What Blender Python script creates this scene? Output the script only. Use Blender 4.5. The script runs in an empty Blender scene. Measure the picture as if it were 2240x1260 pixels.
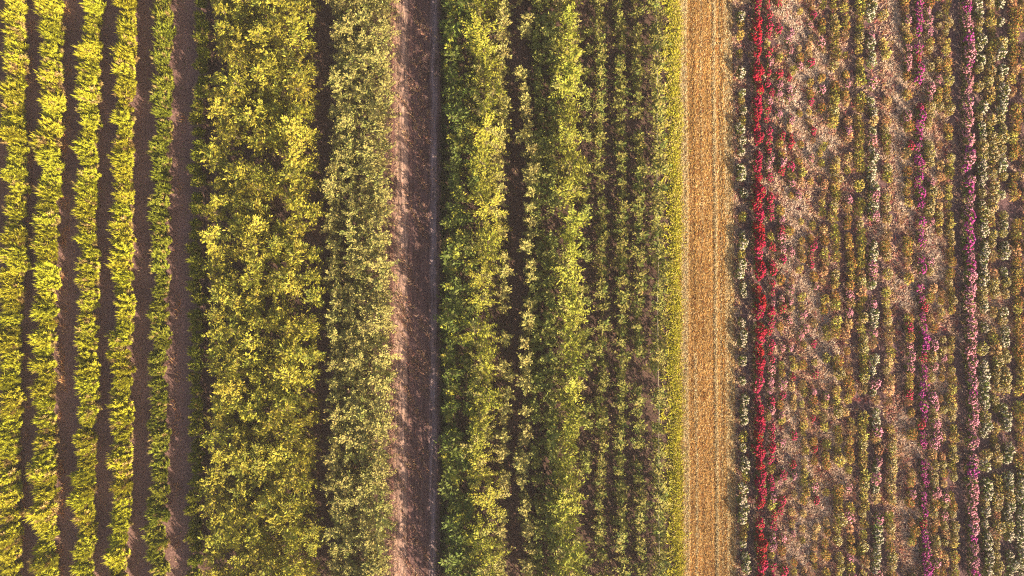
import bpy, math
import numpy as np
from mathutils import Vector

R = math.radians
rng = np.random.default_rng(11)
scn = bpy.context.scene
col = scn.collection

# ------------------------------------------------------------------ camera, sky, sun, exposure
CAM_H = 32.0
HALF = 0.75                     # half width of the view at distance 1
PITCH = 1.2
cd = bpy.data.cameras.new('drone_camera')
cd.sensor_width = 36.0
cd.lens = 18.0 / HALF
cd.clip_end = 3000.0
cam = bpy.data.objects.new('drone_camera', cd)
col.objects.link(cam)
cam.location = (0, -CAM_H * math.tan(R(PITCH)), CAM_H)
cam.rotation_euler = (R(PITCH), 0, 0)
scn.camera = cam

SUN_EL, SUN_AZ = 22.0, -50.0    # azimuth counter-clockwise from +X
world = bpy.data.worlds.new('World')
scn.world = world
world.use_nodes = True
wn = world.node_tree.nodes
wn.clear()
sky = wn.new('ShaderNodeTexSky')
sky.sky_type = 'NISHITA'
sky.sun_disc = False
sky.sun_elevation = R(SUN_EL)
sky.sun_rotation = R(90 - SUN_AZ)
sky.dust_density = 4.0
sky.ozone_density = 0.6
bg = wn.new('ShaderNodeBackground')
bg.inputs['Strength'].default_value = 0.062
wo = wn.new('ShaderNodeOutputWorld')
world.node_tree.links.new(sky.outputs[0], bg.inputs[0])
world.node_tree.links.new(bg.outputs[0], wo.inputs[0])

sl = bpy.data.lights.new('sun', 'SUN')
sl.energy = 5.0
sl.angle = R(0.5)
sl.color = (1.0, 0.87, 0.62)
sun = bpy.data.objects.new('sun', sl)
col.objects.link(sun)
sd = Vector((math.cos(R(SUN_AZ)) * math.cos(R(SUN_EL)), math.sin(R(SUN_AZ)) * math.cos(R(SUN_EL)), math.sin(R(SUN_EL))))
sun.rotation_euler = sd.to_track_quat('Z', 'Y').to_euler()
sun.location = sd * 40

scn.view_settings.view_transform = 'Standard'
scn.view_settings.look = 'None'
scn.view_settings.exposure = 1.56
scn.view_settings.gamma = 1.0
scn.render.engine = 'CYCLES'
scn.cycles.max_bounces = 6
scn.cycles.diffuse_bounces = 2
scn.cycles.transmission_bounces = 4
scn.cycles.volume_bounces = 0
scn.cycles.filter_width = 1.2
scn.cycles.use_denoising = False


def at(px, h=0.0):
    """ground X of something whose top, h metres high, is seen at column px of the photograph"""
    return (px - 1120) / 1120 * HALF * (CAM_H - h)


def aty(py, h=0.0):
    return -(py - 630) / 1120 * HALF * (CAM_H - h)


# ------------------------------------------------------------------ helpers
FACE = np.array([0.52, -0.62, 0.95])       # young leaves turn towards the light


class Geo:
    """collects pieces of one mesh with a colour per vertex"""
    def __init__(s):
        s.v, s.f, s.c, s.n = [], [], [], 0

    def add(s, v, f, c):
        v = np.asarray(v, float).reshape(-1, 3)
        s.v.append(v)
        f = np.asarray(f, int)
        s.f.append(f + s.n)
        c = np.asarray(c, float)
        if c.ndim == 1:
            c = np.tile(c, (len(v), 1))
        s.c.append(c)
        s.n += len(v)

    def mesh(s, name, m):
        me = bpy.data.meshes.new(name)
        v = np.concatenate(s.v)
        fl = [f for f in s.f]
        nl = sum(f.size for f in fl)
        nf = sum(len(f) for f in fl)
        me.vertices.add(len(v))
        me.vertices.foreach_set('co', v.ravel())
        me.loops.add(nl)
        me.loops.foreach_set('vertex_index', np.concatenate([f.ravel() for f in fl]).astype(np.int32))
        me.polygons.add(nf)
        tot = np.concatenate([np.full(len(f), f.shape[1]) for f in fl])
        st = np.concatenate([[0], np.cumsum(tot)[:-1]])
        me.polygons.foreach_set('loop_start', st.astype(np.int32))
        me.update(calc_edges=True)
        c = np.concatenate(s.c)
        a = me.color_attributes.new('Col', 'FLOAT_COLOR', 'POINT')
        a.data.foreach_set('color', np.concatenate([c, np.ones((len(c), 1))], 1).astype(np.float32).ravel())
        me.materials.append(m)
        me.validate()
        return me

    def obj(s, name, m, parent=None):
        o = bpy.data.objects.new(name, s.mesh(name, m))
        col.objects.link(o)
        if parent:
            o.parent = parent
        return o


def unit(a):
    return a / np.maximum(np.linalg.norm(a, axis=-1, keepdims=True), 1e-9)


def leaves(g, P, D, N, L, W, c, droop=0.15, fold=0.10):
    """pointed leaves: base, two shoulders, tip"""
    n = len(P)
    if n == 0:
        return
    D = unit(D)
    S = unit(np.cross(D, N))
    N = unit(np.cross(S, D))
    L = np.broadcast_to(L, n)[:, None]
    W = np.broadcast_to(W, n)[:, None]
    a = P
    b = P + D * L * 0.45 + S * W * 0.5 + N * L * fold
    t = P + D * L - N * L * droop
    d = P + D * L * 0.45 - S * W * 0.5 + N * L * fold
    v = np.stack([a, b, t, d], 1).reshape(-1, 3)
    f = np.arange(n)[:, None] * 4 + np.array([0, 1, 2, 3])
    g.add(v, f, np.repeat(np.broadcast_to(c, (n, 3)), 4, 0))


def blades(g, P, D, L, W, c, up=(0, 0, 1)):
    """thin three-cornered blades"""
    n = len(P)
    D = unit(D)
    S = unit(np.cross(D, FACE + rng.normal(0, 0.5, (n, 3))))
    L = np.broadcast_to(L, n)[:, None]
    W = np.broadcast_to(W, n)[:, None]
    v = np.stack([P - S * W * 0.5, P + S * W * 0.5, P + D * L], 1).reshape(-1, 3)
    f = np.arange(n)[:, None] * 3 + np.array([0, 1, 2])
    g.add(v, f, np.repeat(np.broadcast_to(c, (n, 3)), 3, 0))


def tube(g, pts, rad, c, sides=6):
    pts = np.asarray(pts, float)
    k = len(pts)
    rad = np.broadcast_to(rad, k)
    t = np.gradient(pts, axis=0)
    t = unit(t)
    ref = np.where(np.abs(t[:, 2:3]) > 0.9, np.array([[1.0, 0, 0]]), np.array([[0, 0, 1.0]]))
    u = unit(np.cross(t, ref))
    w = np.cross(t, u)
    an = np.arange(sides) / sides * 2 * np.pi
    ring = pts[:, None] + rad[:, None, None] * (np.cos(an)[None, :, None] * u[:, None] + np.sin(an)[None, :, None] * w[:, None])
    i, j = np.meshgrid(np.arange(k - 1), np.arange(sides), indexing='ij')
    j2 = (j + 1) % sides
    f = np.stack([i * sides + j, i * sides + j2, (i + 1) * sides + j2, (i + 1) * sides + j], -1).reshape(-1, 4)
    g.add(ring.reshape(-1, 3), f, c)


def blossoms_geo(g, P, N, r, c, sides=7):
    """small cupped flower heads"""
    n = len(P)
    N = unit(N)
    U = unit(np.cross(N, rng.normal(size=(n, 3))))
    V = np.cross(N, U)
    r = np.broadcast_to(r, n)[:, None]
    an = np.arange(sides) / sides * 2 * np.pi
    ring = P[:, None] + r[:, None] * (np.cos(an)[None, :, None] * U[:, None] + np.sin(an)[None, :, None] * V[:, None])
    wob = 0.8 + 0.4 * rng.random((n, sides, 1))
    ring = P[:, None] + (ring - P[:, None]) * wob
    top = P + N * r * 0.55
    bot = P - N * r * 0.4
    v = np.concatenate([top[:, None], ring, bot[:, None]], 1)
    m = sides + 2
    j = np.arange(sides)
    f1 = np.stack([np.zeros(sides, int), 1 + j, 1 + (j + 1) % sides], -1)
    f2 = np.stack([np.full(sides, sides + 1), 1 + (j + 1) % sides, 1 + j], -1)
    f = (np.arange(n)[:, None, None] * m + np.concatenate([f1, f2])[None]).reshape(-1, 3)
    g.add(v.reshape(-1, 3), f, np.repeat(np.broadcast_to(c, (n, 3)), m, 0))


def dirs(az, el):
    return np.stack([np.cos(az) * np.cos(el), np.sin(az) * np.cos(el), np.sin(el)], -1)


# ------------------------------------------------------------------ materials
def nodes_of(name):
    m = bpy.data.materials.new(name)
    m.use_nodes = True
    nt = m.node_tree
    nt.nodes.clear()
    return m, nt, nt.nodes, nt.links


def leaf_mat(name, trans=0.25, vary=0.25, hue=0.02, rough=0.6):
    m, nt, n, l = nodes_of(name)
    a = n.new('ShaderNodeAttribute'); a.attribute_name = 'Col'
    oi = n.new('ShaderNodeObjectInfo')
    hs = n.new('ShaderNodeHueSaturation')
    mv = n.new('ShaderNodeMapRange'); mv.inputs[3].default_value = 1 - vary; mv.inputs[4].default_value = 1 + vary * 0.6
    mh = n.new('ShaderNodeMapRange'); mh.inputs[3].default_value = 0.5 - hue; mh.inputs[4].default_value = 0.5 + hue
    wh = n.new('ShaderNodeTexWhiteNoise'); wh.noise_dimensions = '1D'
    l.new(oi.outputs['Random'], mv.inputs[0])
    l.new(oi.outputs['Random'], wh.inputs['W'])
    l.new(wh.outputs['Value'], mh.inputs[0])
    l.new(a.outputs['Color'], hs.inputs['Color'])
    l.new(mv.outputs[0], hs.inputs['Value'])
    l.new(mh.outputs[0], hs.inputs['Hue'])
    p = n.new('ShaderNodeBsdfPrincipled')
    p.inputs['Roughness'].default_value = rough
    p.inputs['Specular IOR Level'].default_value = 0.15
    l.new(hs.outputs[0], p.inputs['Base Color'])
    t = n.new('ShaderNodeBsdfTranslucent')
    l.new(hs.outputs[0], t.inputs[0])
    mx = n.new('ShaderNodeMixShader'); mx.inputs[0].default_value = trans
    l.new(p.outputs[0], mx.inputs[1]); l.new(t.outputs[0], mx.inputs[2])
    o = n.new('ShaderNodeOutputMaterial')
    l.new(mx.outputs[0], o.inputs[0])
    return m


def soil_mat(name, c1, c2, speck=(0.42, 0.36, 0.33), speck_amt=0.5, stretch=1.0, fine=9.0, stripes=None, bump=0.9):
    """crumbly earth: two tones, scattered pale stones, lumps; stripes = [(x, half width, colour, amount)] of colour change along the rows, both real tones and painted sunlight"""
    m, nt, n, l = nodes_of(name)
    g = n.new('ShaderNodeNewGeometry')
    mp = n.new('ShaderNodeMapping'); mp.inputs['Scale'].default_value = (1, stretch, 1)
    l.new(g.outputs['Position'], mp.inputs[0])
    n1 = n.new('ShaderNodeTexNoise'); n1.inputs['Scale'].default_value = fine; n1.inputs['Detail'].default_value = 6; n1.inputs['Roughness'].default_value = 0.75
    l.new(mp.outputs[0], n1.inputs['Vector'])
    r1 = n.new('ShaderNodeValToRGB')
    r1.color_ramp.elements[0].position = 0.36; r1.color_ramp.elements[0].color = (*c1, 1)
    r1.color_ramp.elements[1].position = 0.66; r1.color_ramp.elements[1].color = (*c2, 1)
    l.new(n1.outputs['Fac'], r1.inputs[0])
    cur = r1.outputs[0]
    n2 = n.new('ShaderNodeTexNoise'); n2.inputs['Scale'].default_value = 0.9; n2.inputs['Detail'].default_value = 4
    l.new(g.outputs['Position'], n2.inputs['Vector'])
    mr = n.new('ShaderNodeMapRange'); mr.inputs[1].default_value = 0.3; mr.inputs[2].default_value = 0.7; mr.inputs[3].default_value = 0.78; mr.inputs[4].default_value = 1.18
    l.new(n2.outputs['Fac'], mr.inputs[0])
    hs = n.new('ShaderNodeHueSaturation'); l.new(cur, hs.inputs['Color']); l.new(mr.outputs[0], hs.inputs['Value'])
    cur = hs.outputs[0]
    if stripes:
        sx = n.new('ShaderNodeSeparateXYZ'); l.new(g.outputs['Position'], sx.inputs[0])
        wob = n.new('ShaderNodeTexNoise'); wob.inputs['Scale'].default_value = 1.6; wob.inputs['Detail'].default_value = 6; wob.inputs['Roughness'].default_value = 0.7
        l.new(g.outputs['Position'], wob.inputs['Vector'])
        wm = n.new('ShaderNodeMath'); wm.operation = 'MULTIPLY_ADD'; wm.inputs[1].default_value = 0.20; wm.inputs[2].default_value = -0.10
        l.new(wob.outputs['Fac'], wm.inputs[0])
        ad = n.new('ShaderNodeMath'); ad.operation = 'ADD'; l.new(sx.outputs[0], ad.inputs[0]); l.new(wm.outputs[0], ad.inputs[1])
        for (x, hw, c, amt) in stripes:
            d = n.new('ShaderNodeMath'); d.operation = 'SUBTRACT'; d.inputs[1].default_value = x; l.new(ad.outputs[0], d.inputs[0])
            ab = n.new('ShaderNodeMath'); ab.operation = 'ABSOLUTE'; l.new(d.outputs[0], ab.inputs[0])
            mm = n.new('ShaderNodeMapRange'); mm.inputs[1].default_value = hw * 1.4; mm.inputs[2].default_value = hw * 0.4; mm.inputs[3].default_value = 0; mm.inputs[4].default_value = amt
            l.new(ab.outputs[0], mm.inputs[0])
            ml = n.new('ShaderNodeMath'); ml.operation = 'MULTIPLY'; l.new(mm.outputs[0], ml.inputs[0])
            mz = n.new('ShaderNodeMapRange'); mz.inputs[1].default_value = 0.35; mz.inputs[2].default_value = 0.6; l.new(n1.outputs['Fac'], mz.inputs[0])
            l.new(mz.outputs[0], ml.inputs[1])
            mx = n.new('ShaderNodeMixRGB'); l.new(ml.outputs[0], mx.inputs[0]); l.new(cur, mx.inputs[1]); mx.inputs[2].default_value = (*c, 1)
            cur = mx.outputs[0]
    vo = n.new('ShaderNodeTexVoronoi'); vo.inputs['Scale'].default_value = 11.0
    l.new(g.outputs['Position'], vo.inputs['Vector'])
    sp = n.new('ShaderNodeMapRange'); sp.inputs[1].default_value = 0.16; sp.inputs[2].default_value = 0.08; sp.inputs[3].default_value = 0; sp.inputs[4].default_value = 1
    l.new(vo.outputs['Distance'], sp.inputs[0])
    sc = n.new('ShaderNodeSeparateColor'); l.new(vo.outputs['Color'], sc.inputs[0])
    gt = n.new('ShaderNodeMath'); gt.operation = 'GREATER_THAN'; gt.inputs[1].default_value = 1 - 0.35 * speck_amt; l.new(sc.outputs[0], gt.inputs[0])
    mu = n.new('ShaderNodeMath'); mu.operation = 'MULTIPLY'; l.new(sp.outputs[0], mu.inputs[0]); l.new(gt.outputs[0], mu.inputs[1])
    mx = n.new('ShaderNodeMixRGB'); l.new(mu.outputs[0], mx.inputs[0]); l.new(cur, mx.inputs[1]); mx.inputs[2].default_value = (*speck, 1)
    bp = n.new('ShaderNodeBump'); bp.inputs['Strength'].default_value = bump; bp.inputs['Distance'].default_value = 0.06
    l.new(n1.outputs['Fac'], bp.inputs['Height'])
    p = n.new('ShaderNodeBsdfPrincipled'); p.inputs['Roughness'].default_value = 0.95; p.inputs['Specular IOR Level'].default_value = 0.1
    l.new(mx.outputs[0], p.inputs['Base Color']); l.new(bp.outputs[0], p.inputs['Normal'])
    o = n.new('ShaderNodeOutputMaterial'); l.new(p.outputs[0], o.inputs[0])
    return m


M_GOLD = leaf_mat('golden_foliage', 0.18, 0.12, 0.010)
M_TREE = leaf_mat('tree_leaf', 0.12, 0.14, 0.010)
M_PALE = leaf_mat('pale_tree_leaf', 0.12, 0.12, 0.008)
M_PLANT = leaf_mat('plant_leaf', 0.15, 0.3, 0.02)
M_BLOSSOM = leaf_mat('blossom_petal', 0.2, 0.2, 0.012)
M_BARK = leaf_mat('bark', 0.0, 0.2, 0.01, 0.9)
M_STRAW = leaf_mat('dry_stalk', 0.15, 0.0, 0.0, 0.8)
M_GRASS = leaf_mat('grass_blade', 0.25, 0.0, 0.0, 0.7)

# ------------------------------------------------------------------ the ground
def sheet(name, x0, x1, z, m, y0=-70, y1=70, nx=2, ny=2, hf=None):
    xs = np.linspace(x0, x1, nx); ys = np.linspace(y0, y1, ny)
    X, Y = np.meshgrid(xs, ys)
    Z = np.full_like(X, z) if hf is None else z + hf(X, Y)
    g = Geo()
    i, j = np.meshgrid(np.arange(ny - 1), np.arange(nx - 1), indexing='ij')
    f = np.stack([i * nx + j, i * nx + j + 1, (i + 1) * nx + j + 1, (i + 1) * nx + j], -1).reshape(-1, 4)
    g.add(np.stack([X, Y, Z], -1).reshape(-1, 3), f, (0.2, 0.2, 0.2))
    o = g.obj(name, m)
    o['kind'] = 'structure'
    return o


SOIL_M1, SOIL_M2 = (0.145, 0.078, 0.068), (0.335, 0.188, 0.166)
m_ground = soil_mat('dark_soil', (0.068, 0.038, 0.031), (0.165, 0.095, 0.077))
sheet('ground', -500, 500, 0.0, m_ground, -500, 500)
m_bed = soil_mat('mauve_soil', SOIL_M1, SOIL_M2, speck=(0.5, 0.42, 0.38), speck_amt=0.6)
sheet('soil_bed', at(-900), at(446), 0.004, m_bed)
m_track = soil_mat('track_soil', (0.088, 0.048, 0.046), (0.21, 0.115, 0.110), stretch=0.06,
                   stripes=[(at(858), 0.10, (0.30, 0.14, 0.11), 0.8), (at(871), 0.15, (0.62, 0.38, 0.29), 0.95), (at(884), 0.15, (0.64, 0.40, 0.31), 0.95), (at(897), 0.07, (0.30, 0.15, 0.13), 0.7), (at(948), 0.16, (0.36, 0.26, 0.27), 0.9)])  # pale pink pair: wheel dust, with the sunlit strip painted into its colour
TR = (at(852), at(966))


def track_h(X, Y):
    z = 0.035 + 0.02 * np.sin(Y * 0.7 + 3 * np.sin(X)) * 0.4
    for px in (868, 884, 948):
        z = z - 0.03 * np.exp(-((X - at(px)) / 0.09) ** 2)
    z = z + 0.012 * np.sin(X * 37 + Y * 1.3) * np.sin(Y * 9.1 + X * 5)
    e = np.minimum(X - TR[0], TR[1] - X)
    return np.maximum(z, 0.006) * np.clip(e / 0.12, 0.2, 1)


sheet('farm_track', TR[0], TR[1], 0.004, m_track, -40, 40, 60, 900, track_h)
m_strawsoil = soil_mat('straw_littered_soil', (0.16, 0.06, 0.02), (0.42, 0.24, 0.085), speck=(0.6, 0.45, 0.25), speck_amt=0.9, stretch=0.08,
                       stripes=[(at(1497), 0.15, (0.52, 0.36, 0.24), 0.8)])


def straw_h(X, Y=0):
    return 0.025 + 0.004 * np.sin(X * 19.0 + 0.5 * np.sin(Y * 0.21)) + 0.002 * np.sin(X * 33.0 + np.sin(Y * 0.37 + X)) * np.sin(Y * 0.31 + X * 2.3) - sum(0.02 * np.exp(-((X - at(p) - 0.02 * np.sin(Y * 0.4 + p)) / 0.07) ** 2) for p in (1510, 1559, 1574))


sheet('straw_strip', at(1484), at(1606), 0.008, m_strawsoil, -40, 40, 120, 300, straw_h)
m_flowersoil = soil_mat('flower_bed_soil', (0.085, 0.045, 0.047), (0.205, 0.112, 0.120), speck=(0.5, 0.36, 0.32), speck_amt=0.9)
sheet('flower_bed', at(1606) + 0.003, at(3200), 0.006, m_flowersoil)

# ------------------------------------------------------------------ plants: one builder per kind, then copies
def thing(name):
    o = bpy.data.objects.new(name, None)
    o.empty_display_size = 0.2
    col.objects.link(o)
    return o


def dup(root):
    r = root.copy(); col.objects.link(r)
    for ch in root.children:
        c = ch.copy(); col.objects.link(c); c.parent = r
    return r


class Kind:
    """prototypes of one kind; put() places the prototype itself the first time and copies afterwards"""
    def __init__(s, name, cat, protos):
        s.name = name
        s.cat, s.protos, s.used = cat, protos, [False] * len(protos)
        s.n = 0

    def put(s, x, y, z, rot, sc, label, group, pick=None):
        k = int(rng.integers(len(s.protos))) if pick is None else pick
        o = s.protos[k]
        if s.used[k]:
            o = dup(o)
        s.used[k] = True
        o.location = (x, y, z)
        o.rotation_euler = (rng.normal(0, 0.05), rng.normal(0, 0.05), rot)
        o.scale = (sc, sc, sc * rng.uniform(0.92, 1.08))
        o['label'], o['category'] = label, s.cat
        o['group'] = group
        s.n += 1
        return o

    def finish(s):
        for k, u in enumerate(s.used):
            if not u:
                for ch in list(s.protos[k].children):
                    bpy.data.objects.remove(ch)
                bpy.data.objects.remove(s.protos[k])


def jit(n, c, s=0.18):
    """small differences from leaf to leaf"""
    c = np.asarray(c, float)
    return np.clip(c * (1 + rng.normal(0, s, (n, 1))) * (1 + rng.normal(0, s * 0.35, (n, 3))), 0.004, 0.95)


def make_feather_shrub(name, h, r, c_main, c_low, c_dry, n_stem=48, dry=0.10):
    """upright feathery shrub: many plume-like stems with fine needle sprays"""
    t = thing(name)
    gs, gf = Geo(), Geo()
    for k in range(n_stem):
        a = k * 2.39996 + rng.normal(0, 0.3)
        q = math.sqrt((k + 0.5) / n_stem)
        out = r * q * rng.uniform(0.75, 1.25)
        top = h * (1.02 - 0.38 * q ** 3) * rng.uniform(0.82, 1.08)
        s = np.linspace(0, 1, 6)
        pts = np.stack([np.cos(a) * out * s ** 1.2, np.sin(a) * out * s ** 1.2, top * s], -1)
        tube(gs, pts, 0.012 * (1 - s * 0.8), (0.12, 0.08, 0.045), 4)
        n = 95
        u = rng.uniform(0.2, 1.0, n) ** 0.7
        P = np.stack([np.interp(u, s, pts[:, i]) for i in range(3)], -1)
        T = unit(pts[-1] - pts[-3])
        D = unit(T * 0.55 + rng.normal(0, 0.55, (n, 3)) + np.array([np.cos(a), np.sin(a), 0.2]) * 0.45)
        L = rng.uniform(0.10, 0.21, n) * (1.15 - 0.4 * u)
        isdry = rng.random() < dry * (0.3 + q * 1.4)
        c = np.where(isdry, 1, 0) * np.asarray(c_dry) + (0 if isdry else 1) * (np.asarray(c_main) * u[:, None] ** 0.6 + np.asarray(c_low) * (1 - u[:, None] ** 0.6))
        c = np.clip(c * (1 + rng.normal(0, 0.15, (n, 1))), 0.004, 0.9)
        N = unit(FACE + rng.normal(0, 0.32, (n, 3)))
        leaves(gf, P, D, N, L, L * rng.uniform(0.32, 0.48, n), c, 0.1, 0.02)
        # the plume's tip
        m = 6
        D = unit(T + rng.normal(0, 0.22, (m, 3)))
        blades(gf, np.repeat(pts[-1:], m, 0), D, rng.uniform(0.15, 0.3, m), 0.035, jit(m, c_dry if isdry else c_main, 0.1))
    gs.obj('stem', M_BARK, t)
    gf.obj('foliage', M_GOLD, t)
    return t


def make_tree(name, h, r, c_leaf, m_leaf, n_limb=16, leaf=0.17, ratio=0.5, n_leaf=16, low=0.22, rise=0.5, plume=False, c_alt=None, alt=0.0, bush=1.0, fill=0.35):
    """young broad-leaved tree: tapered trunk, limbs, leaves set in two ranks along every limb"""
    t = thing(name)
    gt, gl = Geo(), Geo()
    bark = (0.16, 0.115, 0.075)
    s = np.linspace(0, 1, 7)
    bend = rng.normal(0, 0.05, 2) * h
    tr = np.stack([bend[0] * s ** 2, bend[1] * s ** 2, h * 0.95 * s], -1)
    tube(gt, tr, 0.032 * (h / 2) * (1 - 0.85 * s) + 0.004, bark, 7)
    for k in range(n_limb):
        q = (k + 0.5) / n_limb
        z0 = low + (0.97 - low) * q
        a = k * 2.39996 + rng.normal(0, 0.35)
        ln = r * (1.0 - 0.5 * q ** 1.8) * rng.uniform(0.65, 1.25) * bush
        el = rise * (0.25 + 0.9 * q) + rng.normal(0, 0.12)
        u = np.linspace(0, 1, 5)
        base = np.array([np.interp(z0, s, tr[:, i]) for i in range(3)])
        d = dirs(np.array([a]), np.array([el]))[0]
        sag = (-0.22 if plume else -0.08) * ln
        pts = base + d * ln * u[:, None] + np.array([0, 0, 1.0]) * (sag * u ** 2)[:, None]
        tube(gt, pts, 0.011 * (1 - 0.75 * u), bark, 4)
        n = n_leaf
        uu = np.linspace(0.12, 1.0, n) + rng.normal(0, 0.02, n)
        P = base + d * ln * uu[:, None] + np.array([0, 0, 1.0]) * (sag * uu ** 2)[:, None]
        side = np.where(np.arange(n) % 2 == 0, 1.0, -1.0)
        lat = unit(np.cross(d, np.array([0, 0, 1.0])))
        fw = rng.uniform(0.35, 0.8, n)
        D = lat * side[:, None] + d * fw[:, None] + rng.normal(0, 0.25, (n, 3)) + np.array([0, 0, 0.12])
        D[-1] = d
        N = FACE + rng.normal(0, 0.32, (n, 3))
        L = leaf * rng.uniform(0.7, 1.2, n) * (1.05 - 0.25 * uu)
        base_c = c_alt if (c_alt is not None and rng.random() < alt) else c_leaf
        leaves(gl, P, D, N, L, L * ratio * rng.uniform(0.8, 1.2, n), jit(n, base_c, 0.14), 0.2, 0.06)
        # second layer of leaves on short twigs above and below the limb
        n2 = int(n * fill)
        uu = rng.uniform(0.2, 1.0, n2)
        P = base + d * ln * uu[:, None] + rng.normal(0, 0.055, (n2, 3))
        D = rng.normal(0, 0.7, (n2, 3)) + d * 0.5
        N = FACE + rng.normal(0, 0.45, (n2, 3))
        L = leaf * rng.uniform(0.6, 1.05, n2)
        leaves(gl, P, D, N, L, L * ratio, jit(n2, base_c, 0.16), 0.2, 0.06)
    n = 9
    a = rng.uniform(0, 6.28, n)
    D = dirs(a, rng.uniform(0.1, 1.0, n))
    leaves(gl, np.repeat(tr[-1:], n, 0) - np.array([0, 0, 1]) * rng.uniform(0, 0.12, (n, 1)), D, FACE + rng.normal(0, 0.3, (n, 3)), leaf, leaf * ratio, jit(n, c_leaf, 0.12))
    gt.obj('trunk', M_BARK, t)
    gl.obj('crown', m_leaf, t)
    return t


def make_flower_plant(name, c_fl, c_leaf, n_fl=22, r=0.19, h=0.44, fl_r=0.045, n_lf=150, lf=0.10, ey=1.5):
    """low leafy plant, its stalks and leaves one mesh, its flower heads a part"""
    g = Geo()
    k = 9
    for i in range(k):
        a = rng.uniform(0, 6.28); o = r * rng.uniform(0.2, 0.95)
        u = np.linspace(0, 1, 4)
        tube(g, np.stack([np.cos(a) * o * u, np.sin(a) * o * u, h * rng.uniform(0.6, 0.95) * u ** 0.9], -1), 0.007, (0.10, 0.10, 0.03), 3)
    n = n_lf
    a = rng.uniform(0, 6.28, n); q = np.sqrt(rng.random(n))
    z = h * (0.15 + 0.8 * rng.random(n) ** 0.7 * (1 - 0.5 * q ** 2))
    P = np.stack([np.cos(a) * r * q * 0.85, np.sin(a) * r * q * 0.85 * ey, z], -1)
    D = dirs(a + rng.normal(0, 0.9, n), rng.normal(0.25, 0.4, n))
    N = FACE + rng.normal(0, 0.5, (n, 3))
    L = lf * rng.uniform(0.6, 1.3, n)
    leaves(g, P, D, N, L, L * rng.uniform(0.35, 0.6, n), jit(n, c_leaf, 0.38), 0.2, 0.05)
    root = g.obj(name, M_PLANT)
    if n_fl:
        g = Geo()
        a = rng.uniform(0, 6.28, n_fl); q = np.sqrt(rng.random(n_fl))
        P = np.stack([np.cos(a) * r * q, np.sin(a) * r * q * ey, h * (1.05 - 0.4 * q ** 2) * rng.uniform(0.85, 1.1, n_fl)], -1)
        N = np.stack([np.cos(a) * q * 0.5, np.sin(a) * q * 0.5, np.ones(n_fl)], -1) + rng.normal(0, 0.35, (n_fl, 3)) + np.array([0.15, -0.2, 0])
        blossoms_geo(g, P, N, fl_r * rng.uniform(0.65, 1.25, n_fl), jit(n_fl, c_fl, 0.14))
        g.obj('blossoms', M_BLOSSOM, root)
    return root


Y0, Y1 = -14.9, 15.1


def along(x, spacing, wander=0.07, y0=Y0, y1=Y1, jitter=0.2, phase=None):
    ph = rng.uniform(0, 6.28) if phase is None else phase
    y = y0 + rng.uniform(0, spacing)
    while y < y1:
        yield x + wander * math.sin(y * 0.33 + ph) + wander * 0.6 * math.sin(y * 1.1 + ph * 2) + rng.normal(0, 0.04), y + rng.normal(0, spacing * jitter * 0.5)
        y += spacing


def photo_y(y, h=0.5):
    return 630 - y / (HALF * (CAM_H - h)) * 1120


# ---- feathery shrub rows
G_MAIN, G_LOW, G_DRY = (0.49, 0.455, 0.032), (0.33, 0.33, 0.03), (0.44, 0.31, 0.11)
g_shrub = Kind('feathery_shrub', 'shrub', [make_feather_shrub('feathery_shrub', 1.05, 0.40, G_MAIN, G_LOW, G_DRY) for _ in range(6)])
g_shade_tinted = Kind('shade_tinted_shrub', 'shrub', [make_feather_shrub('shade_tinted_shrub', 0.95, 0.38, (0.30, 0.30, 0.03), (0.09, 0.13, 0.025), G_DRY, dry=0.06) for _ in range(4)])  # same shrub in a darker green, the trees' shade put into its colour
rows = [
    (-62, g_shrub, 1.0, 'golden feathery shrub in the outermost hedge row cut by the left picture edge'),
    (24, g_shrub, 1.06, 'golden feathery shrub in the first full hedge row at the left picture edge'),
    (101, g_shrub, 1.04, 'golden feathery shrub in the second hedge row from the left, orange-tipped beside brown soil'),
    (189, g_shrub, 0.98, 'golden feathery shrub in the third hedge row from the left, between two soil lanes'),
    (266, g_shrub, 0.98, 'golden feathery shrub in the fourth hedge row, next to the half shaded green one'),
    (345, g_shade_tinted, 1.0, 'half shaded feathery shrub, shade put into its green, with yellow tips in the fifth hedge row'),
    (424, g_shade_tinted, 0.72, 'low shrub in deep shade, shade also put into its dark green, at the foot of the yellow-green trees'),
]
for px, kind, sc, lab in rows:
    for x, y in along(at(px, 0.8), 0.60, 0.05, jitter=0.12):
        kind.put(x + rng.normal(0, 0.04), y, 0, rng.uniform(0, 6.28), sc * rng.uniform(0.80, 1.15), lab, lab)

def noise2(x, y, seed=0):
    r_ = np.random.default_rng(seed)
    s = np.zeros_like(x)
    for k in range(10):
        a = r_.uniform(0, 6.28); f = r_.uniform(0.6, 3.2)
        s = s + np.sin(x * math.cos(a) * f * 1.4 + y * math.sin(a) * f + r_.uniform(0, 6.28))
    return s / 4.0


def POCK(x, y):
    # where the stand has thinned out
    return float(noise2(np.array([x * 0.9]), np.array([y * 0.75]), 21)[0])


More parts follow.
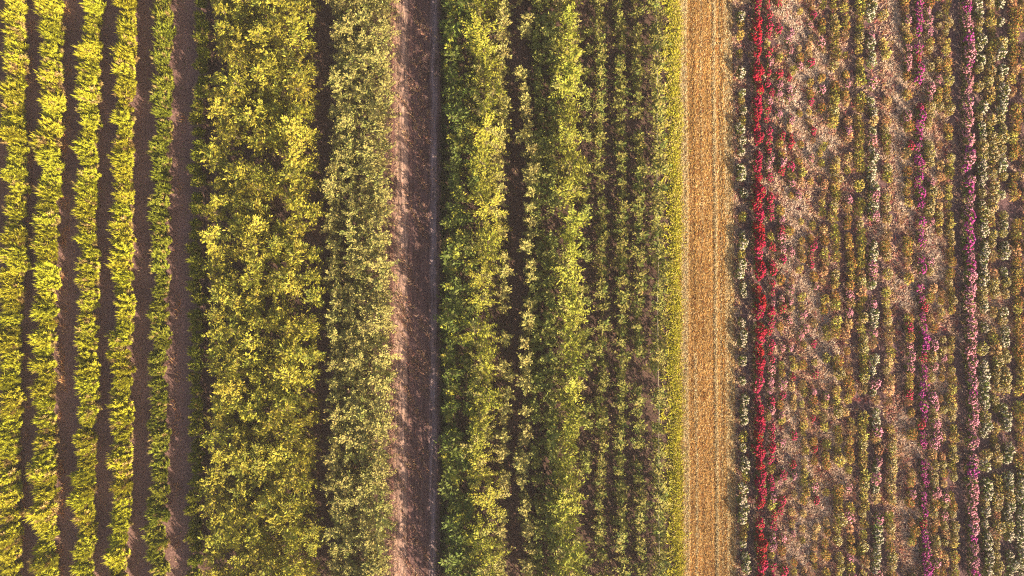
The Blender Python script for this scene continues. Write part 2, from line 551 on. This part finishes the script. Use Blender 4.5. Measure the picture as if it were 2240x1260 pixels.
# ---- broad-leaved trees, the wide block beside the shrubs
A_C = (0.375, 0.325, 0.038)
k_a = Kind('broadleaf_tree', 'tree', [make_tree('broadleaf_tree', rng.uniform(2.0, 2.4), 0.72, A_C, M_TREE, 21, 0.18, 0.38, 15, c_alt=(0.22, 0.22, 0.03), alt=0.15, rise=0.62) for _ in range(6)])
for px, sc, lab in [
    (467, 0.95, 'yellow-green broad-leaved tree in the outer row, overhanging the dark shaded strip'),
    (512, 1.0, 'yellow-green broad-leaved tree in the second row of the dense wide block'),
    (556, 0.97, 'yellow-green broad-leaved tree in the third row of the dense wide block'),
    (598, 0.97, 'yellow-green broad-leaved tree in the fourth row of the dense wide block'),
    (636, 1.05, 'bright yellow-green tree in the tall row beside the dark narrow gap'),
]:
    for x, y in along(at(px, 1.9), 0.76, 0.1):
        if rng.random() < 0.03 or POCK(x, y) > 1.05:
            continue
        k_a.put(x, y, 0, rng.uniform(0, 6.28), sc * rng.uniform(0.82, 1.1), lab, lab)

lab = 'lower yellow-green tree reaching into the dark gap between the two tree blocks'
for x, y in along(at(674, 1.6), 0.95, 0.1, Y0, 4.0):
    if rng.random() < 0.8:
        k_a.put(x, y, 0, rng.uniform(0, 6.28), rng.uniform(0.62, 0.9), lab, lab)
lab = 'stunted dark green tree standing in the shaded upper part of the narrow gap'
for x, y in along(at(676, 1.0), 1.1, 0.12, 4.2, Y1):
    k_a.put(x, y, 0, rng.uniform(0, 6.28), rng.uniform(0.42, 0.6), lab, lab)

B_C = (0.345, 0.300, 0.085)
k_b = Kind('pale_leaved_tree', 'tree', [make_tree('pale_leaved_tree', rng.uniform(1.55, 1.85), 0.66, B_C, M_PALE, 21, 0.13, 0.50, 17, c_alt=(0.25, 0.25, 0.06), alt=0.15, rise=0.62) for _ in range(6)])
for px, sc, lab in [
    (730, 0.9, 'pale olive small-leaved tree in the row beside the dark narrow gap'),
    (764, 1.0, 'pale olive small-leaved tree in the second row of the finer-leaved block'),
    (796, 1.0, 'pale olive small-leaved tree in the third row of the finer-leaved block'),
    (828, 1.05, 'pale small-leaved tree in the sunlit row along the bare farm track'),
]:
    for x, y in along(at(px, 1.5), 0.68, 0.07):
        k_b.put(x, y, 0, rng.uniform(0, 6.28), sc * rng.uniform(0.85, 1.1), lab, lab)

# ---- the mixed tree rows past the track
C_Y, C_T, C_G = (0.35, 0.325, 0.038), (0.36, 0.310, 0.09), (0.14, 0.165, 0.032)
k_c1 = Kind('leafy_sapling', 'tree', [make_tree('leafy_sapling', 1.5, 0.56, C_G, M_TREE, 16, 0.18, 0.5, 11, c_alt=C_Y, alt=0.2) for _ in range(4)])
k_c2 = Kind('plumed_tree', 'tree', [make_tree('plumed_tree', rng.uniform(2.3, 2.6), 0.95, C_Y, M_TREE, 20, 0.15, 0.38, 26, rise=0.4, plume=True, fill=0.12, c_alt=C_T, alt=0.15) for _ in range(6)])
k_c3 = Kind('slender_sapling', 'tree', [make_tree('slender_sapling', 1.6, 0.36, C_T, M_PALE, 12, 0.12, 0.6, 14) for _ in range(4)])
k_c4 = Kind('round_leaved_bush', 'bush', [make_tree('round_leaved_bush', 1.0, 0.46, (0.27, 0.27, 0.06), M_TREE, 14, 0.14, 0.7, 9, low=0.12, rise=0.7) for _ in range(4)])
k_c5 = Kind('tall_leafy_tree', 'tree', [make_tree('tall_leafy_tree', rng.uniform(1.9, 2.2), 0.70, (0.325, 0.315, 0.040), M_TREE, 21, 0.17, 0.40, 16, c_alt=C_T, alt=0.12) for _ in range(5)])
k_c6 = Kind('nursery_bush', 'bush', [make_tree('nursery_bush', 0.95, 0.40, (0.25, 0.225, 0.05), M_TREE, 13, 0.13, 0.55, 9, low=0.1, rise=0.7, c_alt=C_G, alt=0.3) for _ in range(6)])


def row(kind, px, h, spacing, sc, lab, gap=0.04, wander=0.07, skip=()):
    for x, y in along(at(px, h), spacing, wander):
        yy = photo_y(y, h)
        if rng.random() < gap or any(a < yy < b for a, b in skip):
            continue
        kind.put(x, y, 0, rng.uniform(0, 6.28), sc * rng.uniform(0.8, 1.15), lab, lab)


row(k_c1, 990, 1.2, 0.66, 1.1, 'dark green leafy sapling in the shaded row along the mauve wheel track', 0.03, 0.1)
row(k_c2, 1058, 2.0, 0.74, 1.05, 'tall yellow-green tree with radiating plumes in the row behind the shaded saplings', 0.05, 0.14)
row(k_c1, 1026, 1.2, 0.8, 0.95, 'green leafy sapling between the shaded outer row and the tall plumed trees', 0.12, 0.1)
row(k_c3, 1100, 1.2, 0.62, 1.05, 'slender pale sapling between the plumed trees and the brown soil lane', 0.12, 0.15)
row(k_c3, 1154, 1.2, 0.62, 1.1, 'slender pale sapling in the thin row beside the brown soil lane', 0.1, 0.13)
row(k_c4, 1176, 0.8, 0.66, 1.0, 'round-leaved green bush beside the slender pale saplings', 0.12, 0.08)
row(k_c4, 1207, 0.8, 0.60, 1.2, 'round-leaved green bush in the shade of the tall bright row', 0.05, 0.08, skip=((465, 500),))
row(k_c5, 1248, 1.7, 0.66, 1.05, 'tall bright yellow-green tree in the densest row between two dark lanes', 0.02, 0.08)
row(k_c4, 1284, 0.8, 0.70, 0.85, 'small green bush at the sunny foot of the tall bright row', 0.25, 0.06)
row(k_c6, 1316, 0.7, 0.54, 1.0, 'olive nursery bush in the thin row between two dark soil lanes', 0.05, 0.06)
row(k_c6, 1360, 0.7, 0.58, 1.05, 'olive nursery bush in the second low row after the tall bright trees', 0.06, 0.06)
row(k_c6, 1398, 0.7, 0.58, 1.08, 'olive nursery bush in the third low row after the tall bright trees', 0.06, 0.06)
row(k_c6, 1441, 0.8, 0.56, 1.25, 'olive nursery bush growing under the thin pale irrigation line', 0.03, 0.06)

# ---- thin irrigation line over the last bush row
g = Geo()
ys = np.linspace(-15, 15.5, 90)
tube(g, np.stack([at(1439.5, 0.95) + 0.02 * np.sin(ys * 0.8), ys, 0.93 + 0.04 * np.sin(ys * 2.1)], -1), 0.011, (0.42, 0.35, 0.24), 6)
o = g.obj('irrigation_line', M_BARK)
o['label'], o['category'] = 'thin pale irrigation line running straight through the olive bushes beside the straw', 'hose'

# ------------------------------------------------------------------ grass, straw, dry weeds
def turf(name, x, y, c, L, W, m, label, lean=0.8, cat='grass', z=0.01, zf=None, az=None):
    n = len(x)
    az = rng.uniform(0, 6.28, n) if az is None else az
    el = np.clip(rng.normal(lean, 0.4, n), 0.05, 1.5)
    g = Geo()
    blades(g, np.stack([x, y, np.full(n, z) if zf is None else z + zf(x, y)], -1), dirs(az, el), L, W, c)
    o = g.obj(name, m)
    o['kind'], o['label'], o['category'] = 'stuff', label, cat
    return o


def mixc(n, cs, p):
    cs = np.asarray(cs)
    return cs[rng.choice(len(cs), n, p=p)] * (1 + rng.normal(0, 0.15, (n, 1)))


# bright verge
m_ = 5200
y = rng.uniform(-15, 15.5, m_)
px = 1482 + 3.5 * noise2(y * 0.9, y * 0.7, 3) + np.where(rng.random(m_) < 0.72, rng.normal(0, 4.6, m_), np.where(rng.random(m_) < 0.75, -np.abs(rng.normal(0, 15, m_)), np.abs(rng.normal(0, 9, m_))))
cl = mixc(m_, [(0.60, 0.53, 0.05), (0.50, 0.47, 0.055), (0.62, 0.47, 0.18)], [0.6, 0.2, 0.2])
k = rng.integers(6, 13, m_)
i = np.repeat(np.arange(m_), k)
n = len(i)
turf('grass', at(px[i], 0.15) + rng.normal(0, 0.05, n), y[i] + rng.normal(0, 0.06, n), cl[i] * (1 + rng.normal(0, 0.1, (n, 1))), rng.uniform(0.10, 0.26, n), 0.042, M_GRASS,
     'bright yellow-green grass verge between the olive bushes and the straw strip', 0.35)
# straw
n = 70000
px = np.concatenate([rng.uniform(1488, 1606, 42000), rng.normal(1494, 5, 8000), rng.normal(1503, 1.6, 6500), rng.normal(1566, 1.8, 5000), rng.normal(1522, 1.8, 2500), rng.normal(1588, 5, 3000), 1596 + np.abs(rng.normal(0, 12, 3000))])
y = rng.uniform(-15, 15.5, n)
x = at(px, 0.05) + 0.02 * np.sin(y * 0.5)
c = mixc(n, [(0.54, 0.28, 0.068), (0.60, 0.39, 0.14), (0.26, 0.08, 0.025), (0.66, 0.48, 0.26)], [0.36, 0.32, 0.18, 0.14])
c = c * np.clip(1 + 0.24 * noise2(x * 1.2, y * 0.8, 8) + 0.10 * noise2(x * 5, y * 3, 9) + 0.09 * np.sin(at(px) * 9.0 + 1.3 * np.sin(at(px) * 17)) * (0.6 + 0.4 * np.sin(y * 0.21 + x * 2)), 0.5, 1.4)[:, None]
pale = ((np.abs(px - 1503) < 3.5) | (np.abs(px - 1566) < 4) | ((np.abs(px - 1522) < 3) & (y < -3)) | (np.abs(px - 1496) < 6) | (px > 1586) | ((np.abs(px - 1537) < 1.5) & (y > 2)) | (np.abs(px - 1578) < 1.5)) & (rng.random(n) < 0.7)
c[pale] = np.array([0.64, 0.51, 0.29]) * (1 + rng.normal(0, 0.1, (pale.sum(), 1)))
turf('straw', x, y, c, rng.uniform(0.06, 0.16, n), 0.021, M_STRAW, 'golden orange cut straw covering the strip between verge and flowers', 0.35, 'straw', 0.008, straw_h, np.where(rng.random(n) < 0.7, np.where(rng.random(n) < 0.5, 1.57, -1.57) + rng.normal(0, 0.35, n), rng.uniform(0, 6.28, n)))

# dry, bleached weeds in the flower field: streaky patches
DRY = [(1728, 40, 34, 60), (1775, 130, 40, 60), (1745, 250, 30, 70), (1800, 330, 40, 50), (1745, 470, 26, 60), (1740, 590, 36, 60), (1775, 690, 40, 60), (1800, 780, 34, 50),
       (1720, 860, 30, 60), (1730, 1000, 40, 60), (1775, 1110, 40, 60), (1740, 1200, 40, 50), (1830, 1000, 20, 60), (1968, 40, 14, 60), (1972, 190, 18, 70), (1975, 330, 20, 80), (1980, 420, 18, 60),
       (2040, 180, 14, 60), (2040, 330, 14, 60), (2035, 610, 16, 60), (2050, 560, 14, 80), (1925, 480, 10, 50), (1985, 640, 24, 40), (1985, 950, 22, 50), (1990, 1120, 34, 30), (1985, 1190, 16, 40), (2180, 690, 22, 40), (2060, 860, 14, 60)]


def dryness(px, py):
    s = np.zeros_like(px, float)
    for (a, b, sx, sy) in DRY:
        dx = px - a; dy = py - b
        u = dx - 0.2 * dy
        s = np.maximum(s, np.exp(-0.5 * (u / (sx * 1.12)) ** 2 - 0.5 * (dy / (sy * 1.12)) ** 2))
    return s * np.clip((px - 1690) / 25, 0, 1)


n = 72000
px = rng.uniform(1606, 2290, n); py = rng.uniform(-60, 1330, n)
streak = 0.5 + 0.5 * np.sin((px - 0.42 * py) * 0.33 + 2 * np.sin(py * 0.02))
d0 = dryness(px, py)
d = d0 * (0.45 + 0.55 * streak) * 1.4 + np.where(px < 1626, 0.45, np.where(px < 1650, 0.2, np.where(px < 1825, 0.12, 0.07))) + 0.09 * noise2(px * 0.05, py * 0.05, 5)
keep = rng.random(n) < np.clip(d, 0, 1)
px, py, d0 = px[keep], py[keep], d0[keep]
m_ = len(px)
cl = mixc(m_, [(0.68, 0.47, 0.33), (0.60, 0.33, 0.24), (0.42, 0.12, 0.11), (0.58, 0.38, 0.13)], [0.50, 0.24, 0.16, 0.10])
cl[(d0 > 0.6) & (rng.random(m_) < 0.6)] = (0.70, 0.54, 0.43)
k = rng.integers(5, 13, m_)
i = np.repeat(np.arange(m_), k)
n = len(i)
turf('dry_weeds', at(px[i], 0.1) + rng.normal(0, 0.045, n), aty(py[i], 0.1) + rng.normal(0, 0.06, n), cl[i] * (1 + rng.normal(0, 0.1, (n, 1))), rng.uniform(0.08, 0.22, n), 0.03, M_STRAW,
     'bleached pinkish dry weeds in streaky patches among the flower rows', 0.55, 'weeds', 0.01)

# leaf litter, seedlings and sprigs imitating sunlit soil in the lanes between the shrub rows
lanes = np.array([57, 149, 228, 308, 397, 1131, 1300, 1338])
n = 5200
ln = rng.choice(lanes, n)
y = rng.uniform(-15, 15.5, n)
turf('leaf_litter', at(ln + rng.normal(0, 11, n)), y, mixc(n, [(0.42, 0.24, 0.13), (0.50, 0.36, 0.20), (0.16, 0.18, 0.04), (0.40, 0.15, 0.07)], [0.4, 0.2, 0.25, 0.15]), rng.uniform(0.04, 0.13, n), 0.03, M_STRAW,
     'fallen leaves and tiny seedlings scattered over the bare soil lanes', 0.3, 'litter', 0.012)
m_ = 90
cx = np.where(rng.random(m_) < 0.6, 140, np.where(rng.random(m_) < 0.5, 392, 60)) + rng.normal(0, 4, m_); cy = rng.uniform(0, 1260, m_)  # orange sprig clumps stand in for patches of sunlit soil
i = np.repeat(np.arange(m_), 22)
n = len(i)
turf('sunlit_patch_sprigs', at(cx[i]) + rng.normal(0, 0.07, n), aty(cy[i]) + rng.normal(0, 0.16, n), mixc(n, [(0.56, 0.24, 0.10), (0.54, 0.34, 0.15)], [0.6, 0.4]), rng.uniform(0.10, 0.28, n), 0.026, M_STRAW,
     'small orange sprig patches imitating sunlit soil at the edges of the lanes', 0.8, 'sprigs', 0.012)

# thin dry grass on the track and along its edge
n = 7500
px = np.concatenate([rng.normal(862, 7, 5000), rng.uniform(858, 940, 2500)]); y = rng.uniform(-15, 15.5, n)
turf('track_grass', at(px), y, mixc(n, [(0.48, 0.28, 0.18), (0.52, 0.38, 0.24), (0.25, 0.20, 0.06), (0.38, 0.18, 0.13)], [0.4, 0.25, 0.15, 0.2]), rng.uniform(0.05, 0.14, n), 0.018, M_STRAW,
     'sparse pinkish dry grass scattered along the farm track', 0.5, 'grass', 0.03)
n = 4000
cx = rng.uniform(880, 935, 90); cyy = rng.uniform(-20, 1280, 90); k = rng.integers(0, 90, n)  # grass clumps laid in slanting streaks, imitating sun shafts between the trees
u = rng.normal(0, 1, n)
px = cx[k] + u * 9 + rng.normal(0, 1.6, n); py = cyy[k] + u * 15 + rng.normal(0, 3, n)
turf('sun_streak_grass', at(px, 0.1), aty(py, 0.1), mixc(n, [(0.52, 0.29, 0.18), (0.56, 0.38, 0.26), (0.44, 0.30, 0.10), (0.44, 0.19, 0.15)], [0.4, 0.25, 0.15, 0.2]), rng.uniform(0.12, 0.30, n), 0.022, M_STRAW,
     'orange dry grass tufts laid out as slanting sun streaks across the farm track', 0.9, 'grass', 0.03)
# low green weeds under the mixed rows and along the track's shaded edge
n = 26000
px = np.concatenate([rng.normal(968, 7, 9000), rng.uniform(985, 1120, 8000), rng.uniform(1165, 1470, 9000)]); y = rng.uniform(-15, 15.5, n)
turf('green_weeds', at(px), y, mixc(n, [(0.06, 0.085, 0.02), (0.10, 0.11, 0.025), (0.20, 0.15, 0.05)], [0.5, 0.35, 0.15]), rng.uniform(0.06, 0.2, n), 0.03, M_GRASS,
     'low green weeds on the soil under the mixed tree rows', 0.7, 'weeds', 0.01)

# ------------------------------------------------------------------ flower rows
LF = (0.17, 0.175, 0.035)
LFY = (0.37, 0.28, 0.055)
FK = {}
for key, nm, c, cl, nf, fr in [
    ('red', 'red_flower_plant', (0.34, 0.008, 0.036), LF, 60, 0.044),
    ('crimson', 'crimson_flower_plant', (0.44, 0.028, 0.09), LF, 32, 0.046),
    ('pink', 'pink_flower_plant', (0.60, 0.24, 0.31), LF, 46, 0.038),
    ('magenta', 'magenta_flower_plant', (0.44, 0.05, 0.26), LF, 36, 0.042),
    ('white', 'white_flower_plant', (0.52, 0.44, 0.32), LF, 30, 0.040),
    ('cream', 'cream_flower_plant', (0.48, 0.38, 0.20), LFY, 40, 0.030),
    ('orange', 'orange_flower_plant', (0.42, 0.17, 0.05), LFY, 40, 0.026),
    ('leafy', 'leafy_plant', None, LFY, 0, 0),
    ('tan', 'tan_leaved_plant', None, (0.48, 0.29, 0.12), 0, 0),
]:
    FK[key] = Kind(nm, 'flower' if c else 'plant', [make_flower_plant(nm, c, cl, nf, fl_r=fr) for _ in range(4)])

NICE = {'red': 'bright red flowering plant', 'crimson': 'crimson flowering plant', 'pink': 'pink flowering plant', 'magenta': 'magenta purple flowering plant', 'white': 'white flowering plant',
        'cream': 'cream flowering plant', 'orange': 'orange flowering plant', 'leafy': 'yellow-green leafy plant without flowers', 'tan': 'tan-leaved withering plant'}
frows = [
    (1627, 'in the first flower row beside the straw strip', dict(white=.72, leafy=.15), .9),
    (1661, 'in the solid red flower row', dict(red=.78, crimson=.12), 1.0),
    (1689, 'in the row just past the solid red one', dict(crimson=.58, pink=.18, red=.08, leafy=.12), .8),
    (1713, 'in the second row past the solid red one', dict(crimson=.3, pink=.25, orange=.15, leafy=.15), .8),
    (1736, 'in the bleached weedy strip, nearest the red row', dict(pink=.3, crimson=.2, leafy=.2, tan=.15, orange=.1), .75),
    (1759, 'in the second thin row of the bleached weedy strip', dict(pink=.2, orange=.2, leafy=.2, tan=.3), .75),
    (1783, 'in the third thin row of the bleached weedy strip', dict(crimson=.12, leafy=.2, orange=.2, pink=.1, tan=.25), .75),
    (1808, 'in the fourth thin row of the bleached weedy strip', dict(leafy=.3, orange=.15, pink=.15, tan=.3), .8),
    (1834, 'in the first leafy row past the bleached strip', dict(leafy=.6, cream=.25, orange=.13), 1.0),
    (1861, 'in the second leafy row past the bleached strip', dict(leafy=.2, tan=.2, orange=.33, pink=.24), .85),
    (1889, 'in the leafy row just before the white-dotted one', dict(leafy=.65, cream=.22, tan=.1), 1.0),
    (1916, 'in the white-dotted row amid the flower field', dict(white=.6, pink=.2, tan=.15), 1.0),
    (1947, 'in the row just past the white-dotted one', dict(cream=.5, leafy=.15, tan=.15, orange=.15), .95),
    (1994, 'in the orange-brown row before the purple one', dict(orange=.5, tan=.2, crimson=.12, pink=.15), .9),
    (2022, 'in the purple-dotted row', dict(magenta=.82, crimson=.1), .9),
    (2044, 'in the row just past the purple-dotted one', dict(cream=.3, tan=.15, pink=.35, orange=.15), .9),
    (2066, 'in the thin row two past the purple-dotted one', dict(cream=.3, tan=.25, orange=.2, pink=.1), .75),
    (2087, 'in the leafy row just before the wide pink one', dict(leafy=.5, cream=.28, orange=.18), .85),
    (2126, 'in the wide pink row near the right picture edge', dict(pink=.76, magenta=.22), 1.1),
    (2156, 'in the row just past the wide pink one', dict(white=.65, cream=.25), 1.0),
    (2180, 'in the second row past the wide pink one', dict(cream=.5, leafy=.3, tan=.15), 1.0),
    (2204, 'in the third row past the wide pink one', dict(white=.45, cream=.4), 1.0),
    (2232, 'in the last full row at the right picture edge', dict(orange=.5, tan=.25, leafy=.2), 1.0),
    (2258, 'in the outermost row cut by the right picture edge', dict(orange=.5, cream=.35), 1.0),
]
for px, where, mix, sc in frows:
    keys, pr = list(mix), np.array(list(mix.values()))
    for x, y in along(at(px, 0.4), 0.45, 0.03, -13.8, 14.4, 0.25):
        py = photo_y(y, 0.4)
        dd = float(dryness(np.array([px * 1.0]), np.array([py]))[0])
        u = rng.random()
        k = None
        acc = 0
        for kk, p_ in zip(keys, pr):
            acc += p_
            if u < acc:
                k = kk
                break
        if px in (2232, 2258) and py > 1030:
            k = 'white'
        if k is None or (px not in (1661, 1627, 2126) and rng.random() < dd * 0.5):
            continue
        if k == 'red':
            x += 0.02 * math.sin(y * 2.9)
        lab = NICE[k] + ' ' + where
        FK[k].put(x + rng.normal(0, 0.03), y, 0, (0 if rng.random() < 0.5 else math.pi) + rng.normal(0, 0.25), sc * (1.18 if k == 'red' else 1.0) * rng.uniform(0.8, 1.2), lab, lab)

for k in [g_shrub, g_shade_tinted, k_a, k_b, k_c1, k_c2, k_c3, k_c4, k_c5, k_c6, *FK.values()]:
    k.finish()
    print('count', k.name, k.n)

# ------------------------------------------------------------------ haze volume added to lift the dark tones
g = Geo()
b = 520.0
v = [(sx * b, sy * b, z) for z in (-1.0, 34.0) for sy in (-1, 1) for sx in (-1, 1)]
g.add(v, [(0, 2, 3, 1), (4, 5, 7, 6), (0, 1, 5, 4), (2, 6, 7, 3), (0, 4, 6, 2), (1, 3, 7, 5)], (1, 1, 1))
m, nt, nn, ll = nodes_of('added_haze')
pv = nn.new('ShaderNodeVolumePrincipled')
pv.inputs['Color'].default_value = (1.0, 0.93, 0.97, 1)
pv.inputs['Density'].default_value = 0.00055
mo = nn.new('ShaderNodeOutputMaterial')
ll.new(pv.outputs[0], mo.inputs['Volume'])
o = g.obj('haze', m)
o['kind'], o['label'], o['category'] = 'stuff', 'thin haze added over the whole field to lift its dark tones', 'haze'
